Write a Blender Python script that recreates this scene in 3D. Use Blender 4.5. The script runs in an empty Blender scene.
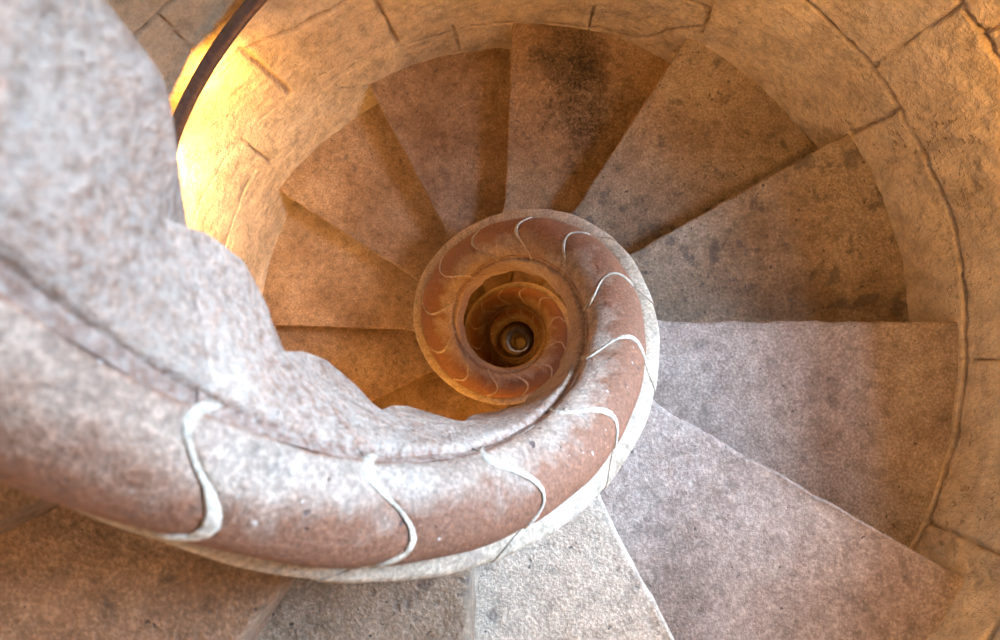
import bpy, math
import numpy as np
from mathutils import Vector, Matrix

S = bpy.context.scene
C = S.collection
rng = np.random.default_rng(7)

# ------------------------------------------------------------------ measures (metres; eye of the camera at z = 0)
PITCH = 2.22                     # drop in one full turn
RISE = PITCH / 12
TREAD_Z = -1.5193                # top of the tread whose nosing lies at angle 0
LIP_Z = TREAD_Z + 0.15           # curb top at angle 0
R_LIP = 0.4248
R_WALL, WX, WY = 1.2751, 0.0372, -0.0143


def lip_z(deg):
    return LIP_Z - PITCH * deg / 360.0


def lip_r(deg):
    a = np.radians(deg)
    dent = .014 * np.interp(deg, [-215, -175, -150, -135, -112], [0, .8, 1, .8, 0])      # the curb is worn in here
    return -dent + R_LIP * (1 + .0163 * np.cos(2 * a) + .0013 * np.sin(2 * a) - .0112 * np.cos(3 * a) + .009 * np.sin(3 * a))


WR = np.array([[-30, 0], [0, .003], [28, -.002], [57, -.022], [88, -.02], [120, .006], [149, .05], [180, .04], [240, .02], [300, 0], [330, 0]], float)


def wall_r(deg):
    """inner radius of the round wall, measured from the stair's axis"""
    d = (np.asarray(deg, float) + 30) % 360 - 30
    t = np.interp(d, WR[:, 0], WR[:, 1])
    a = np.radians(d)
    return R_WALL + WX * np.cos(a) + WY * np.sin(a) + t


# ------------------------------------------------------------------ numpy value noise
def vnoise(p, scale, seed=0):
    q = np.asarray(p, float) * scale + seed * 17.31 + 1000.0
    i = np.floor(q).astype(np.int64)
    f = q - i
    f = f * f * (3 - 2 * f)

    def h(ix, iy, iz):
        n = (ix * 73856093) ^ (iy * 19349663) ^ (iz * 83492791) ^ (seed * 2654435)
        n = (n ^ (n >> 13)) * 1274126177
        n = (n ^ (n >> 16)) & 0xFFFFFF
        return n / float(0xFFFFFF) * 2 - 1
    r = 0
    for dx in (0, 1):
        for dy in (0, 1):
            for dz in (0, 1):
                w = (f[..., 0] if dx else 1 - f[..., 0]) * (f[..., 1] if dy else 1 - f[..., 1]) * (f[..., 2] if dz else 1 - f[..., 2])
                r = r + w * h(i[..., 0] + dx, i[..., 1] + dy, i[..., 2] + dz)
    return r


# ------------------------------------------------------------------ materials
def nt(name):
    m = bpy.data.materials.new(name)
    m.use_nodes = True
    t = m.node_tree
    b = t.nodes['Principled BSDF']
    return m, t, b


def N(t, kind, **kw):
    n = t.nodes.new(kind)
    for k, v in kw.items():
        if k in n.inputs:
            n.inputs[k].default_value = v
        else:
            setattr(n, k, v)
    return n


def ramp(t, src, stops):
    r = t.nodes.new('ShaderNodeValToRGB')
    e = r.color_ramp.elements
    while len(e) < len(stops):
        e.new(0.5)
    for el, (p, c) in zip(e, stops):
        el.position = p
        el.color = (c, c, c, 1) if isinstance(c, (int, float)) else (*c, 1)
    t.links.new(src, r.inputs['Fac'])
    return r.outputs['Color']


def mix(t, fac, a, b, mode='MIX'):
    m = t.nodes.new('ShaderNodeMix')
    m.data_type = 'RGBA'
    m.blend_type = mode
    for s, v in ((m.inputs[0], fac), (m.inputs[6], a), (m.inputs[7], b)):
        if isinstance(v, bpy.types.NodeSocket):
            t.links.new(v, s)
        elif isinstance(v, (int, float)):
            s.default_value = v
        else:
            s.default_value = (*v, 1)
    return m.outputs[2]


def noise(t, vec, scale, detail=4, rough=.6, lac=2.0, w=None):
    n = t.nodes.new('ShaderNodeTexNoise')
    n.inputs['Scale'].default_value = scale
    n.inputs['Detail'].default_value = detail
    n.inputs['Roughness'].default_value = rough
    n.inputs['Lacunarity'].default_value = lac
    t.links.new(vec, n.inputs['Vector'])
    if w is not None:
        n.noise_dimensions = '4D'
        t.links.new(w, n.inputs['W'])
    return n.outputs['Fac']


def mathn(t, op, a, b=None, clamp=False):
    m = t.nodes.new('ShaderNodeMath')
    m.operation = op
    m.use_clamp = clamp
    for s, v in ((m.inputs[0], a), (m.inputs[1], b)):
        if v is None:
            continue
        if isinstance(v, bpy.types.NodeSocket):
            t.links.new(v, s)
        else:
            s.default_value = v
    return m.outputs[0]


def coords(t):
    tc = t.nodes.new('ShaderNodeTexCoord')
    oi = t.nodes.new('ShaderNodeObjectInfo')
    w = mathn(t, 'MULTIPLY', oi.outputs['Random'], 37.0)
    return tc.outputs['Object'], w, oi.outputs['Random']


def bump(t, b, heights, dist):
    """heights: list of (socket, weight)"""
    h = None
    for s, k in heights:
        v = mathn(t, 'MULTIPLY', s, k)
        h = v if h is None else mathn(t, 'ADD', h, v)
    n = t.nodes.new('ShaderNodeBump')
    n.inputs['Distance'].default_value = dist
    n.inputs['Strength'].default_value = 1
    t.links.new(h, n.inputs['Height'])
    t.links.new(n.outputs['Normal'], b.inputs['Normal'])


def stone(name, dark, mid, light, fleck=(.1, .08, .08), spots=.62, blots=.66, mottle=0.0, bdist=.004, rough=.85, big=4.0, grain=1.0, stain=None,
          band=None, spec=.35, white=0.0, tint=None):
    m, t, b = nt(name)
    v, w, rnd = coords(t)
    n1 = noise(t, v, big, 4, .6, w=w)
    n2 = noise(t, v, big * 7, 5, .65, w=w)
    n3 = noise(t, v, 130 * grain, 3, .7, w=w)
    n4 = noise(t, v, 42 * grain, 4, .65, w=w)
    base = ramp(t, n1, [(.32, dark), (.5, mid), (.68, light)])
    k = ramp(t, n2, [(.3, .62), (.5, 1.0), (.72, 1.22)])
    base = mix(t, 1, base, k, 'MULTIPLY')
    g = ramp(t, n3, [(.3, .6), (.5, .95), (.66, 1.5)])
    base = mix(t, .9, base, g, 'MULTIPLY')
    if band is not None:                                # the rail is polished brown where hands run, chalky towards the well; brown again at the groove
        at = N(t, 'ShaderNodeAttribute', attribute_name='brown_mask')
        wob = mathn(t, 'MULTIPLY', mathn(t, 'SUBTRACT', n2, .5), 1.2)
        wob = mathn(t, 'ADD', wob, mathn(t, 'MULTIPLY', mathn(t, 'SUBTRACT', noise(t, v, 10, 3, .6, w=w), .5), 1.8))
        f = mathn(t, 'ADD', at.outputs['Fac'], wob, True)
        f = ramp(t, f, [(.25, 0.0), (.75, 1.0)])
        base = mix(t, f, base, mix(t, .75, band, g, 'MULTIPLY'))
    fl = ramp(t, noise(t, v, 60 * grain, 2, .5, w=w), [(spots + .02, 0.0), (spots + .06, .85)])
    base = mix(t, fl, base, fleck)
    fl2 = ramp(t, noise(t, v, 13, 3, .62, w=w), [(blots, 0.0), (blots + .07, .6)])
    base = mix(t, fl2, base, fleck)
    if mottle > 0:
        mf = ramp(t, noise(t, v, 85, 4, .65, w=w), [(.36, 0.0), (.62, mottle)])
        base = mix(t, mf, base, (.64, .57, .51))
    if white > 0:
        wf = ramp(t, noise(t, v, 95 * grain, 2, .5, w=w), [(1 - white, 0.0), (1 - white + .07, .8)])
        base = mix(t, wf, base, (.85, .82, .78))
    if stain is not None:                               # soot-black wear of its own shape on one tread
        sub = t.nodes.new('ShaderNodeMapping')
        sub.inputs['Location'].default_value = stain[0]
        sub.inputs['Rotation'].default_value = (0, 0, stain[1])
        sub.inputs['Scale'].default_value = stain[2]
        sub.vector_type = 'TEXTURE'
        t.links.new(v, sub.inputs['Vector'])
        ln = t.nodes.new('ShaderNodeVectorMath')
        ln.operation = 'LENGTH'
        t.links.new(sub.outputs['Vector'], ln.inputs[0])
        fall = ramp(t, ln.outputs['Value'], [(.0, .42), (.45, .28), (1.0, 0.0)])
        nn = noise(t, v, 60, 6, .85)
        n5 = noise(t, v, 6, 5, .75)
        q = mathn(t, 'ADD', mathn(t, 'MULTIPLY', nn, .75), mathn(t, 'MULTIPLY', n5, 1.0))
        q = mathn(t, 'ADD', q, fall)
        q = ramp(t, mathn(t, 'MULTIPLY', q, .5), [(.47, 0.0), (.56, .6), (.65, 1.0)])
        q = mathn(t, 'MULTIPLY', q, ramp(t, noise(t, v, 85, 5, .8), [(.36, .35), (.56, 1.0)]))
        base = mix(t, q, base, (.016, .012, .010))
    hv = mathn(t, 'ADD', mathn(t, 'MULTIPLY', mathn(t, 'SUBTRACT', rnd, .5), .22), 1.0)
    cm = t.nodes.new('ShaderNodeCombineColor')
    for i in range(3):
        t.links.new(hv, cm.inputs[i])
    base = mix(t, 1, base, cm.outputs[0], 'MULTIPLY')
    t.links.new(base, b.inputs['Base Color'])
    b.inputs['Roughness'].default_value = rough
    b.inputs['Specular IOR Level'].default_value = spec
    bump(t, b, [(n2, .5), (n4, .6), (n3, .55), (fl, -.4), (fl2, -.3)], bdist)
    return m


M_TREAD = stone('worn_pink_stone', (.165, .105, .066), (.25, .170, .118), (.31, .23, .175), fleck=(.07, .06, .06), spots=.66, bdist=.009)
M_TREAD_GREY = stone('worn_grey_stone', (.18, .128, .088), (.26, .203, .153), (.335, .282, .232), fleck=(.065, .06, .065), spots=.64, bdist=.009, big=3, blots=.57)
M_TREAD_PALE = stone('worn_pale_stone', (0.420, 0.350, 0.290), (0.500, 0.430, 0.360), (0.560, 0.500, 0.430), fleck=(.12, .11, .11), spots=.66, bdist=.009)
M_TREAD_BLACK = stone('blackened_stone', (.20, .125, .075), (.26, .175, .11), (.31, .225, .155), spots=.64, bdist=.008,
                      stain=((0.11, 0.12, 0.0), .25, (.26, .5, 1.0)))
M_TREAD_COOL = stone('worn_lilac_stone', (.235, .180, .155), (.32, .262, .235), (.38, .33, .305), fleck=(.07, .06, .065), spots=.68, bdist=.009, blots=.69)
M_LIP = stone('chalky_curb_stone', (0.384, 0.304, 0.232), (0.456, 0.376, 0.296), (0.504, 0.432, 0.360), fleck=(.25, .2, .17), spots=.7, bdist=.004)
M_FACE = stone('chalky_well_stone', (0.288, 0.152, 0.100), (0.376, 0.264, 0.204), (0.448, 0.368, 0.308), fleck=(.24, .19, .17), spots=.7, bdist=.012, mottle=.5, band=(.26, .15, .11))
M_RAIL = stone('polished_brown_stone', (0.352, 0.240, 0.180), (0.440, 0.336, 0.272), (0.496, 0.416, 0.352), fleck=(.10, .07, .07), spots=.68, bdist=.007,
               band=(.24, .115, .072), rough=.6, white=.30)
M_MORTAR = stone('pale_mortar', (.50, .43, .35), (.58, .51, .43), (.63, .57, .49), fleck=(.4, .34, .3), spots=.74, bdist=.004)


def wall_material():
    m, t, b = nt('warm_ashlar')
    v, w, rnd = coords(t)
    n1 = noise(t, v, 2.6, 4, .6)
    n2 = noise(t, v, 14, 5, .65)
    n3 = noise(t, v, 90, 4, .7)
    n4 = noise(t, v, 34, 5, .7)
    base = ramp(t, n1, [(.3, (.60, .49, .34)), (.5, (.74, .62, .45)), (.7, (.80, .70, .54))])
    base = mix(t, 1, base, ramp(t, n2, [(.28, .62), (.5, 1.0), (.7, 1.15)]), 'MULTIPLY')
    base = mix(t, .7, base, ramp(t, n3, [(.3, .75), (.5, 1.0), (.7, 1.2)]), 'MULTIPLY')
    at = N(t, 'ShaderNodeAttribute', attribute_name='tone')
    base = mix(t, 1, base, at.outputs['Color'], 'MULTIPLY')
    mp = t.nodes.new('ShaderNodeMapping')
    mp.inputs['Scale'].default_value = (1, 1, 1.5)
    t.links.new(v, mp.inputs['Vector'])
    pit = ramp(t, noise(t, mp.outputs['Vector'], 30, 3, .6), [(.60, 0.0), (.68, .9)])
    pm = ramp(t, noise(t, v, 3.5, 3, .6), [(.48, 0.0), (.62, 1.0)])
    pit = mathn(t, 'MULTIPLY', pit, pm)
    base = mix(t, mathn(t, 'MULTIPLY', pit, .35), base, (.22, .13, .07))
    aj = N(t, 'ShaderNodeAttribute', attribute_name='joint')
    jn = mathn(t, 'MULTIPLY', aj.outputs['Fac'], ramp(t, n4, [(.3, .35), (.6, 1.0)]))
    base = mix(t, mathn(t, 'MULTIPLY', jn, .8), base, (.24, .14, .07))
    t.links.new(base, b.inputs['Base Color'])
    b.inputs['Roughness'].default_value = .9
    b.inputs['Specular IOR Level'].default_value = .2
    bump(t, b, [(n2, .7), (n4, .6), (n3, .3), (pit, -.4)], .016)
    return m


M_WALL = wall_material()


def metal():
    m, t, b = nt('dark_bronze')
    v, w, rnd = coords(t)
    n = noise(t, v, 60, 3, .5)
    t.links.new(ramp(t, n, [(.3, (.22, .15, .12)), (.7, (.32, .23, .19))]), b.inputs['Base Color'])
    b.inputs['Metallic'].default_value = .5
    b.inputs['Roughness'].default_value = .3
    return m


M_METAL = metal()


# ------------------------------------------------------------------ mesh helpers
def build(name, verts, faces, mat, parent=None, loc=None, smooth=True, attrs=None, sharp=None):
    me = bpy.data.meshes.new(name)
    v = np.asarray(verts, float)
    if loc is not None:
        v = v - np.array(loc)
    me.from_pydata(v.tolist(), [], faces)
    me.materials.append(mat)
    if attrs:
        for an, (kind, vals) in attrs.items():
            a = me.attributes.new(an, kind, 'POINT')
            if kind == 'FLOAT':
                a.data.foreach_set('value', np.asarray(vals, np.float32).ravel())
            else:
                a.data.foreach_set('color', np.asarray(vals, np.float32).ravel())
    me.validate()
    if smooth:
        me.polygons.foreach_set('use_smooth', [True] * len(me.polygons))
        if sharp:
            me.set_sharp_from_angle(angle=math.radians(sharp))
    o = bpy.data.objects.new(name, me)
    C.objects.link(o)
    if parent is not None:
        o.parent = parent
    return o


def loop_sweep(rows, close_ends=True):
    """rows: array (n_along, n_loop, 3) of closed loops -> verts, faces"""
    n, m = rows.shape[:2]
    v = rows.reshape(-1, 3)
    f = []
    for i in range(n - 1):
        for j in range(m):
            a, b = i * m + j, i * m + (j + 1) % m
            f.append((a, b, b + m, a + m))
    if close_ends:
        for i in (0, n - 1):
            c = v[i * m:(i + 1) * m].mean(0)
            v = np.vstack([v, c])
            ci = len(v) - 1
            for j in range(m):
                a, b = i * m + j, i * m + (j + 1) % m
                f.append((ci, b, a) if i == 0 else (ci, a, b))
    return v, f


# ------------------------------------------------------------------ one step: tread, curb, rail, well face, mortar
NOS = {-4: (-122.5, -123.5), -3: (-92.0, -90.8), -2: (-59.2, -60.6), -1: (-28.6, -29.1), 0: (-1.2, -.4), 1: (26.9, 28.4), 2: (57.0, 57.1),
       3: (88.9, 88.3), 4: (121.4, 119.4), 5: (151.6, 148.9), 6: (180.5, 179.0), 7: (208.5, 207.5)}


def nosing(k, rho):
    """polar angle of the nosing line of step k at radius rho"""
    kk = (k + 4) % 12 - 4
    ti, to = NOS[kk]
    b = (math.radians(ti - to)) / (1 / .47 - 1 / 1.25)
    a = math.radians(to) - b / 1.25
    rho = np.asarray(rho, float)
    flare = .05 * np.exp(-np.maximum(rho - .41, 0) / .03)
    wob = .0035 * vnoise(np.stack([rho * 9, rho * 0 + kk, rho * 0], -1), 2.3, 3) + .002 * vnoise(np.stack([rho * 40, rho * 0 + kk, rho * 0], -1), 2.3, 5)
    return a + b / rho + (flare + wob) / rho + math.radians((k - kk) * 30)


def tread_mesh(k):
    z = TREAD_Z - RISE * k
    rho = np.concatenate([np.linspace(.402, .56, 16), np.linspace(.58, 1.36, 44)])
    F = nosing(k, rho)
    B = nosing(k - 1, rho) - .05 / rho
    # loop across: back top -> front top -> round nosing -> riser down -> bottom back
    us = np.linspace(0, 1, 22)
    P = []
    for u in us:
        th = B + (F - .012 / rho - B) * u
        P.append((th, np.full_like(rho, 0.0)))
    for d, dz in ((-.0065, -.001), (-.0025, -.0035), (0, -.009), (0, -.03), (-.004, -.08), (-.006, -.13), (-.006, -RISE - .004)):
        P.append((F + d / rho, np.full_like(rho, dz)))
    P.append((B, np.full_like(rho, -RISE - .004)))
    rows = np.zeros((len(rho), len(P), 3))
    for j, (th, dz) in enumerate(P):
        rows[:, j, 0] = rho * np.cos(th)
        rows[:, j, 1] = rho * np.sin(th)
        rows[:, j, 2] = z + dz
    top = rows[:, :len(us)]
    # wear: a shallow hollow where feet land, gentle unevenness
    q = top.copy()
    q[..., 2] = k
    uu = us[None, :]
    top[..., 2] += -.006 * np.exp(-((rho[:, None] - .95) / .22) ** 2) * uu + .0025 * vnoise(q, 9, 2) * (uu > 0) * (uu < 1)
    return loop_sweep(rows)


PR = []          # outline of the newel part: radius, height above curb line, joint offset in degrees
PR += [(.400, -.37, 0), (.412, -.30, 0), (.412, -.075, 0), (.421, -.058, 1), (.430, -.040, 2), (.4315, -.022, 3), (.427, -.006, 4.5), (.418, 0, 6), (.40, .001, 9.5), (.388, .001, 13)]
N_LIP = len(PR)
na = 28
for i in range(na + 1):
    a = math.pi * (-.04 + 1.0 * i / na) * 1.0
    c, s = math.cos(a), math.sin(a)
    rr_ = .3135 + (.0710 * c)
    hh = .018 + .080 * (abs(s) ** 1.0) * (1 if s > 0 else -1)
    t_ = i / na
    PR.append((rr_, hh, float(np.interp(t_, [0, .15, .23, .3, .38, .46, .55, .65, .75, .85, .93, 1], [12.5, 13.2, 14.8, 17, 19.3, 20, 19.2, 16.3, 11.6, 7.2, 5, 3.8]))))
N_RAIL = len(PR)
PR += [(.2405, -.0015, 3.2), (.2380, -.003, 2.4), (.2350, -.0035, 1.4), (.2315, -.006, .2), (.2275, -.014, -2), (.225, -.035, -4), (.222, -.07, -9), (.220, -.11, -15.5), (.220, -.15, -23), (.221, -.185, -31), (.2215, -.199, -37)]
PR = np.array(PR)
HB_U = [0, .05, .13, .28, .42, .55, .72, .86, .95, 1.0]
HB_V = [-.272, -.292, -.315, -.312, -.303, -.292, -.262, -.234, -.220, -.214]


def newel_point(rho0, h, deg):
    """point on the stair's newel at nominal radius, height above the curb line and angle"""
    rr_ = rho0 + (lip_r(deg) - R_LIP) * np.clip((rho0 - .22) / .2, 0, 1)
    a = np.radians(deg)
    return np.stack([rr_ * np.cos(a), rr_ * np.sin(a), lip_z(deg) + h], -1)


def sweep_profile(k, prof, n=34, gap=.05, bottom=False):
    """prof rows (rho, h, off); stone k runs from joint k-1 to joint k"""
    t = np.linspace(0, 1, n)
    rows = np.zeros((n, len(prof) + (3 if bottom else 0), 3))
    for j, (rho, h, off) in enumerate(prof):
        deg = 30 * (k - 1) + off + gap + t * (30 - 2 * gap)
        rho_ = rho + .0012 * np.sin(t * 9 + j * .3)
        rows[:, j] = newel_point(rho_, h + 0 * t, deg)
    if bottom:
        hb = np.interp(t, HB_U, HB_V) + (.05 if k >= 2 else 0)
        hb = np.minimum(hb, -.2005)
        m = len(prof)
        deg = 30 * (k - 1) - 37 + gap + t * (30 - 2 * gap)
        rows[:, m] = newel_point(.222 + 0 * t, np.minimum(hb + .012, -.2005), deg)
        rows[:, m + 1] = newel_point(.229 + 0 * t, hb, deg)
        deg2 = 30 * (k - 1) - 10 + gap + t * (30 - 2 * gap)
        p = newel_point(.33 + 0 * t, -.33 + 0 * t, deg2)
        rows[:, m + 2] = p
    return rows


def newel_parts(k, root, loc):
    # curb: outer upstand and its flat projecting lip
    core = np.array([(.36, -.03, 12), (.36, -.37, 0)])
    prof = np.vstack([PR[:N_LIP], core])
    v, f = loop_sweep(sweep_profile(k, prof))
    build('curb', v, f, M_LIP, root, loc, sharp=50)
    # rounded rail
    prof = np.vstack([PR[N_LIP - 1:N_RAIL], [(.30, -.04, 6), (.37, -.03, 13)]])
    rows = sweep_profile(k, prof, n=40)
    # each stone swells a little between its joints
    t = np.linspace(0, 1, 40)
    nrail = N_RAIL - N_LIP + 1
    cen = newel_point(.3155, -.01, 0)
    sw = 1 - .10 * np.exp(-(t / .05)) - .10 * np.exp(-((1 - t) / .05))
    for i in range(len(t)):
        c = rows[i, :nrail].mean(0)
        rows[i, 3:nrail - 2, 2] -= (1 - sw[i]) * .06
    v, f = loop_sweep(rows)
    rail_brown = np.zeros((len(t), len(prof)))
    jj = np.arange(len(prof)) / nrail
    rail_brown[:] = np.maximum(np.clip(1.85 - 2.1 * jj, 0, 1), np.clip((jj - .9) * 11, 0, 1))[None, :]
    rail_brown = np.concatenate([rail_brown.ravel(), [.5, .5]])
    build('rounded_rail', v, f, M_RAIL, root, loc, attrs={'brown_mask': ('FLOAT', rail_brown)}, sharp=60)
    # face towards the well, with the stepped lower edge
    prof = np.vstack([PR[N_RAIL - 1:]])
    rows = sweep_profile(k, prof, bottom=True, n=44)
    n, m = rows.shape[:2]
    top_in = sweep_profile(k, np.array([(.30, -.05, 6)]), n=44)
    rows = np.concatenate([rows, top_in], 1)
    v, f = loop_sweep(rows)
    groove_brown = np.zeros((n, m + 1))
    groove_brown[:, :6] = np.array([1.0, .9, .7, .45, .25, .1])  # brown at the groove edge, fading down the face
    build('well_face', v, f, M_FACE, root, loc, attrs={'brown_mask': ('FLOAT', np.concatenate([groove_brown.ravel(), [0, 0]]))}, sharp=50)
    # raised pale mortar at the lower joint, an S over the rail
    path = PR[N_LIP - 1:N_RAIL + 1]
    dense = []
    for i in range(len(path) - 1):
        for s in (0, .5):
            dense.append(path[i] * (1 - s) + path[i + 1] * s)
    dense.append(path[-1])
    dense = np.array(dense)
    cs = []
    nd = len(dense)
    for i, (rho, h, off) in enumerate(dense):
        s = i / (nd - 1)
        hook = 0
        w = 2.0 * (.75 + .35 * math.sin(s * 9 + k * 1.7)) * (1 if s < .8 else 1.1)
        w *= min(1, (s + .03) / .08)
        deg = 30 * k + off - hook
        a0 = dense[max(i - 1, 0)]
        a1 = dense[min(i + 1, nd - 1)]
        tx, tz = a1[0] - a0[0], a1[1] - a0[1]
        L = math.hypot(tx, tz) or 1
        nx, nz = (tz / L, -tx / L)
        row = []
        for dw, up in ((-1, -.006), (-.8, .0006), (-.35, .0016), (.35, .0016), (.8, .0006), (1, -.006)):
            row.append(newel_point(rho + nx * up, h + nz * up, deg + dw * w * .5 * (.36 / max(rho, .24))))
        cs.append(row)
    v, f = loop_sweep(np.array(cs))
    build('mortar_joint', v, f, M_MORTAR, root, loc)


TREAD_MAT = {-4: M_TREAD, -3: M_TREAD_GREY, -2: M_TREAD_PALE, -1: M_TREAD_COOL, 0: M_TREAD_COOL, 1: M_TREAD_GREY, 2: M_TREAD_GREY, 3: M_TREAD_BLACK,
             4: M_TREAD, 5: M_TREAD, 6: M_TREAD, 7: M_TREAD}


def make_step(k):
    mid = math.radians(30 * k - 15)
    loc = (.85 * math.cos(mid), .85 * math.sin(mid), TREAD_Z - RISE * (k + 1))
    root = bpy.data.objects.new('stair_step', None)
    root.empty_display_size = .1
    C.objects.link(root)
    root.location = loc
    v, f = tread_mesh(k)
    build('tread', v, f, TREAD_MAT[k if k in TREAD_MAT else 4], root, loc, sharp=55)
    newel_parts(k, root, loc)
    return root


def copy_step(src, dz, swap=None):
    r = src.copy()
    C.objects.link(r)
    r.location = src.location + Vector((0, 0, dz))
    for ch in src.children:
        c = ch.copy()
        C.objects.link(c)
        c.parent = r
        if swap and ch.name.startswith('tread'):
            c.data = ch.data.copy()
            c.data.materials[0] = swap
    return r


K0, K1 = -16, 125
steps = {}
for k in range(-8, 14):
    steps[k] = make_step(k)
for k in range(K0, K1):
    if k in steps:
        continue
    kk = k + 12 if k < -8 else (k - 2) % 12 + 2
    steps[k] = copy_step(steps[kk], -RISE * (k - kk), swap=M_TREAD if kk == 3 else None)

LAB = {
    -6: 'blurred stone of the step just entering at the extreme top left corner',
    -5: 'nearest, out-of-focus step whose rough mottled stone fills the upper left',
    -4: 'step with its brown tread in the bottom left corner below the thick rail',
    -3: 'grey-brown step at the bottom edge, between two pale nosings under the rail',
    -2: 'palest whitish step at the bottom edge, beside the pink-grey step',
    -1: 'wide pink-grey step running to the lower right corner',
    0: 'brown step directly right of the rail with a straight horizontal upper edge',
    1: 'grey speckled step, its outer end shaded brown, above the horizontal nosing',
    2: 'grey-brown step with scattered blue-black spots at the upper right',
    3: 'step with a large soot-black stain across its middle at the top',
    4: 'warm tan step just left of the black-stained step',
    5: 'dull brown step at the upper left, second step left of the black-stained one',
    6: 'dark brown step left of the small rail ring, above a horizontal nosing',
    7: 'light brown step seen through the gap left of the rail ring, below a horizontal nosing',
    8: 'small triangular bit of step under the ring above the pale stepped rail edge',
    9: 'last narrow orange sliver of step below the small rail ring',
}
turn_words = {2: 'second', 3: 'third', 4: 'fourth', 5: 'fifth', 6: 'sixth', 7: 'seventh', 8: 'eighth', 9: 'ninth', 10: 'tenth', 11: 'eleventh'}
for k, r in steps.items():
    r['category'] = 'step'
    if k in LAB:
        r['label'] = LAB[k]
        r['group'] = 'stone steps of the spiral stair around the open well'
    elif k < -6:
        r['label'] = 'stone step of the turn overhead, outside the picture'
        r['group'] = 'stone steps of the turn overhead'
    else:
        tn = (k - 10) // 12 + 2
        wd = turn_words.get(tn, 'deepest')
        r['label'] = f'stone step in the {wd} ring down the well, counted from the widest'
        r['group'] = f'stone steps of the {wd} ring down the well'


WIN = (-3, 21)          # the window's sides, degrees


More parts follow.
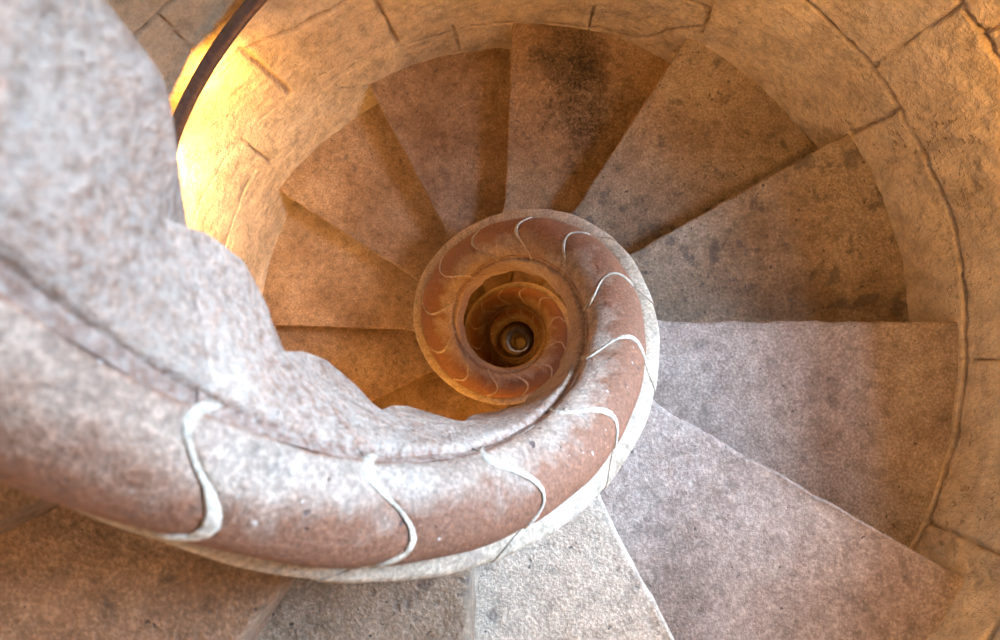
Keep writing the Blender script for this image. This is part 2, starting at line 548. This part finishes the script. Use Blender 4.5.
# ------------------------------------------------------------------ the round wall
def wall_mesh(name, t0, t1, nt_, z0, z1, nz_, detail=False):
    th = np.linspace(t0, t1, nt_)
    zz = np.linspace(z0, z1, nz_)
    T, Z = np.meshgrid(th, zz)
    Rr = wall_r(T)
    joint = np.zeros_like(T)
    tone = np.ones(T.shape + (4,))
    if detail:
        J = [  # joints as (deg, z, deg, z, half width)
            (-60, -1.24, 36, -1.20, .006), (-60, -1.51, 52, -1.49, .006), (50, -1.49, 60, -1.52, .005), (-25, -1.51, -25.2, -1.22, .005), (-4.9, -1.51, -4.7, -1.22, .004),
            (33.5, -1.50, 33.0, -1.20, .006), (33, -1.20, 60, -1.18, .006), (29.6, -1.20, 27, -.95, .006), (28, -1.70, 27.4, -1.50, .008),
            (55.4, -1.84, 56.6, -1.50, .006), (28, -1.88, 46, -1.96, .004), (46, -1.96, 58, -2.0, .004), (56, -1.80, 66, -2.05, .004), (66, -2.05, 99, -2.08, .004),
            (73.9, -2.07, 73.7, -1.72, .005), (56, -1.72, 112, -1.74, .006), (99, -2.25, 99.2, -2.06, .007), (99, -2.09, 111, -2.095, .004), (111, -2.095, 124, -2.03, .003),
            (124, -2.03, 145, -2.0, .003), (145, -2.0, 200, -1.93, .003), (126, -2.05, 124, -2.19, .003), (124, -2.19, 118, -2.29, .003), (144.6, -2.0, 144.7, -2.25, .006),
            (133.3, -1.69, 132.4, -2.01, .012), (111.3, -1.74, 110.3, -2.07, .009), (112, -1.745, 125, -1.75, .009), (125, -1.75, 134, -1.69, .008), (134, -1.69, 200, -1.62, .006),
            (136, -1.39, 200, -1.30, .007), (88, -1.42, 136, -1.39, .006), (139, -1.69, 138, -1.39, .004), (101, -1.42, 101, -1.74, .006), (75, -1.18, 75, -1.74, .006),
            (60, -1.18, 200, -1.08, .006), (150, -1.34, 150, -1.10, .006), (165, -1.66, 165, -1.95, .006), (150, -2.2, 210, -2.35, .005), (-60, -1.78, 28, -1.82, .004),
            (-60, -.93, 200, -.85, .006), (120, -.86, 120, -1.12, .006), (60, -.9, 60, -1.18, .006), (-40, -1.24, -41, -.93, .006), (140, -.6, 200, -.55, .006),
        ]
        X = np.radians(T) * 1.275
        warp = .006 * vnoise(np.stack([X, Z, 0 * X], -1), 9, 4) + .003 * vnoise(np.stack([X, Z, 0 * X], -1), 35, 6)
        for a0, b0, a1, b1, hw in J:
            x0, x1 = math.radians(a0) * 1.275, math.radians(a1) * 1.275
            dx, dz = x1 - x0, b1 - b0
            L2 = dx * dx + dz * dz
            u = np.clip(((X - x0) * dx + (Z - b0) * dz) / L2, 0, 1)
            d = np.hypot(X - x0 - u * dx + warp, Z - b0 - u * dz + warp)
            joint = np.maximum(joint, np.clip(1.35 - d / hw, 0, 1))
        P3 = np.stack([X, Z, 0 * X], -1)
        dd = .010 * vnoise(P3, 3.0, 1) + .006 * vnoise(P3, 11, 2) + .0025 * vnoise(P3, 45, 3)
        Rr = Rr + dd * .9 + joint * .011
        tn = .5 + .5 * vnoise(P3 * np.array([1, 1, 1]), 1.7, 8)
        tone[..., 0] = .93 + .1 * tn
        tone[..., 1] = .90 + .13 * tn
        tone[..., 2] = .86 + .18 * tn
    else:
        P3 = np.stack([np.cos(np.radians(T)), np.sin(np.radians(T)), Z], -1)
        Rr = Rr + .008 * vnoise(P3, 4, 1)
        jz = np.abs(((Z / .3) % 1) - .5) * .3
        joint = np.clip(1.2 - jz / .03, 0, 1)
    a = np.radians(T)
    V = np.stack([Rr * np.cos(a), Rr * np.sin(a), Z], -1)
    ni = nt_
    f = []
    idx = np.arange(nt_ * nz_).reshape(nz_, nt_)
    q = np.stack([idx[:-1, :-1], idx[1:, :-1], idx[1:, 1:], idx[:-1, 1:]], -1).reshape(-1, 4)
    # back of the masonry: a coarse outer skin closed to the inner grid along its four sides
    oc = np.stack([1.62 * np.cos(a), 1.62 * np.sin(a), Z], -1)
    rim = np.concatenate([idx[0, :], idx[1:, -1], idx[-1, -2::-1], idx[-2:0:-1, 0]])
    vo = oc.reshape(-1, 3)[rim]
    base = nt_ * nz_
    m = len(rim)
    side = [(int(rim[i]), int(rim[(i + 1) % m]), base + (i + 1) % m, base + i) for i in range(m)]
    # outer skin strips
    outer = []
    for i in range(nt_ - 1):
        b0, b1 = base + i, base + i + 1
        tt = base + (nt_ - 1) + (nz_ - 1) + (nt_ - 1)          # index of the far corner (top, first)
        u0, u1 = tt - i, tt - i - 1
        outer.append((b0, b1, u1, u0))
    allv = np.vstack([V.reshape(-1, 3), vo])
    faces = q.tolist() + side + outer
    jt = np.concatenate([joint.ravel(), np.zeros(m)])
    tc = np.concatenate([tone.reshape(-1, 4), np.ones((m, 4))])
    o = build(name, allv, faces, M_WALL, None, attrs={'joint': ('FLOAT', jt), 'tone': ('FLOAT_COLOR', tc)}, sharp=60)
    o['kind'] = 'structure'
    return o


wall_mesh('wall_round', -60, 205, 900, -1.95, -1.05, 170, detail=True)
wall_mesh('wall_left', 21, 205, 620, -3.2, -1.95, 220, detail=True)
wall_mesh('wall_right', -60, -3, 60, -3.2, -1.95, 40)                     # the next window is between these two
wall_mesh('wall_far', 205, 300, 80, -3.2, -1.05, 50)
wall_mesh('wall_sill', -60, 300, 120, -1.05, -.75, 12)
wall_mesh('wall_middle', WIN[1], WIN[0] + 360, 110, -.75, .4, 30)      # leaves the window opening
wall_mesh('wall_band', -60, 300, 120, .4, 1.5, 30)
wall_mesh('wall_high', WIN[1], WIN[0] + 360, 110, 1.5, 2.6, 30)        # unseen window of the turn above, added for daylight down the well
wall_mesh('wall_upper', -60, 300, 120, 2.6, 3.2, 20)
wall_mesh('wall_lower', -60, 300, 120, -25.2, -3.2, 200)

# floor of the shaft
ang = np.radians(np.arange(0, 360, 6))
v = [(0, 0, -25.1)] + [(1.6 * math.cos(a), 1.6 * math.sin(a), -25.1) for a in ang] + [(1.6 * math.cos(a), 1.6 * math.sin(a), -25.3) for a in ang]
n = len(ang)
f = [(0, 1 + i, 1 + (i + 1) % n) for i in range(n)] + [(1 + i, 1 + n + i, 1 + n + (i + 1) % n, 1 + (i + 1) % n) for i in range(n)]
fl = build('floor', v, f, M_LIP, None, smooth=False)
fl['kind'] = 'structure'


# ------------------------------------------------------------------ bronze handrail on the wall
def tube(path, rad, sides=14, flat=1.0):
    path = np.array(path)
    rows = []
    for i, p in enumerate(path):
        t = path[min(i + 1, len(path) - 1)] - path[max(i - 1, 0)]
        t /= np.linalg.norm(t)
        r = np.array([p[0], p[1], 0])
        r = r - t * (r @ t)
        r /= np.linalg.norm(r)
        u = np.cross(t, r)
        rows.append([p + rad * (math.cos(b) * r + flat * math.sin(b) * u) for b in np.linspace(0, 2 * math.pi, sides, endpoint=False)])
    return loop_sweep(np.array(rows))


def rail_path(t0, t1, n, off, dz):
    th = np.linspace(t0, t1, n)
    r = wall_r(th) - off
    a = np.radians(th)
    return np.stack([r * np.cos(a), r * np.sin(a), lip_z(th) + dz], -1)


RAIL_DZ = .665
hr = bpy.data.objects.new('handrail', None)
C.objects.link(hr)
hr['label'] = 'dark bronze handrail curving along the wall at the upper left'
hr['category'] = 'handrail'
base = rail_path(150, 151, 2, .075, RAIL_DZ)[0]
hr.location = base
v, f = tube(rail_path(-200, 900, 500, .058, RAIL_DZ), .021)
build('rail_tube', v, f, M_METAL, hr, base)
for d in range(-175, 900, 60):
    p = rail_path(d, d + 1, 2, .075, RAIL_DZ)[0]
    q = rail_path(d, d + 1, 2, -.01, RAIL_DZ - .05)[0]
    mid = (p + q) / 2 + np.array([0, 0, -.03])
    v, f = tube([p, mid, q], .008, 8)
    build('bracket', v, f, M_METAL, hr, base)


# ------------------------------------------------------------------ light
def lamp(name, kind, loc, energy, color, size=.1, rot=None):
    l = bpy.data.lights.new(name, kind)
    l.energy = energy
    l.color = color
    if kind == 'AREA':
        l.shape = 'DISK'
        l.size = size
    else:
        l.shadow_soft_size = size
    o = bpy.data.objects.new(name, l)
    C.objects.link(o)
    o.location = loc
    if rot:
        o.rotation_euler = rot
    return o


WARM = (1.0, .45, .085)
LAMP, SPOT, DAY, SKY = 3.0, 4.5, 172, .15


def polar(deg, r, z):
    return (r * math.cos(math.radians(deg)), r * math.sin(math.radians(deg)), z)


# small warm lamps under the handrail, shining down along the wall
def under_rail(deg, energy, drop=.045, size=.05, color=None):
    p = rail_path(deg, deg + 1, 2, .10, RAIL_DZ - drop)[0]
    l = lamp('wall_or_fill_lamp', 'AREA', p, energy, color or WARM, size)
    a = math.radians(deg)
    l.rotation_euler = Vector((.75 * math.cos(a), .75 * math.sin(a), -1)).to_track_quat('-Z', 'Y').to_euler()


for d in range(-180, 620, 40):
    under_rail(d, LAMP)
under_rail(157, SPOT, .05, .08, (1.0, .60, .22))
under_rail(172, SPOT, .05, .08, (1.0, .60, .22))
lamp('wall_or_fill_lamp', 'POINT', polar(255, 1.0, -2.45), 19, WARM, .05)
lamp('wall_or_fill_lamp', 'POINT', polar(80, .95, -3.55), 9, WARM, .05)  # fill light added to brighten the second ring
lamp('wall_or_fill_lamp', 'POINT', polar(-150, 1.0, -.1), 3, WARM, .05)  # unseen fill added to turn the near tread and curb orange
lamp('wall_or_fill_lamp', 'POINT', polar(0, .8, -24.3), 9, WARM, .05)  # fill added so the shaft floor does not go black
lamp('wall_or_fill_lamp', 'POINT', polar(45, .95, -11.5), 16, (.75, .88, 1.0), .05)  # cool fill added to make one deep ring bluish
for i in range(0, 9):
    lamp('wall_or_fill_lamp', 'POINT', polar(130 + 100 * i, 1.0, -5.0 - PITCH * i), 9, WARM, .05)
# daylight in the window openings; the highest window is an added one
am = math.radians(sum(WIN) / 2)
for dz, k in ((0, 1), (-PITCH, .05), (PITCH, .9)):
    zz = -.02 + dz
    d = lamp('daylight', 'AREA', (1.80 * math.cos(am) - .30 * math.sin(am), 1.80 * math.sin(am) + .30 * math.cos(am), zz), DAY * k, (.54, .75, 1.0), 1)
    d.data.shape = 'RECTANGLE'
    d.data.size = .6
    d.data.size_y = 1.3
    d.data.spread = math.radians(140)
    d.rotation_euler = (Vector((.15, -.45, -1.1 + dz)) - Vector(d.location)).to_track_quat('-Z', 'Z').to_euler()

W = bpy.data.worlds.new('world')
S.world = W
W.use_nodes = True
bg = W.node_tree.nodes['Background']
bg.inputs['Color'].default_value = (.72, .86, 1.0, 1)
bg.inputs['Strength'].default_value = SKY

# ------------------------------------------------------------------ camera
f_px, tx, ty, roll, cx, cy = 520.0, -.0475, -.0424, -.0015, .0786, -.0774
cr, sr = math.cos(roll), math.sin(roll)
A = Matrix(((cr, -sr, 0), (sr, cr, 0), (0, 0, 1)))
c, s = math.cos(tx), math.sin(tx)
B = Matrix(((1, 0, 0), (0, c, -s), (0, s, c)))
c, s = math.cos(ty), math.sin(ty)
D = Matrix(((c, 0, s), (0, 1, 0), (-s, 0, c)))
R3 = (D @ B @ A).transposed()
cam = bpy.data.cameras.new('camera')
co = bpy.data.objects.new('camera', cam)
C.objects.link(co)
mw = R3.to_4x4()
mw.translation = (cx, cy, 0)
co.matrix_world = mw
cam.sensor_width = 36
cam.lens = f_px * 36 / 1000
cam.clip_start = .01
cam.dof.use_dof = True
cam.dof.focus_distance = 1.6
cam.dof.aperture_fstop = 3.2
S.camera = co

S.view_settings.view_transform = 'Standard'
S.view_settings.look = 'None'
S.view_settings.exposure = .08
S.view_settings.gamma = 1
S.view_settings.use_curve_mapping = False
S.cycles.max_bounces = 6
S.cycles.diffuse_bounces = 4
S.cycles.sample_clamp_indirect = 6
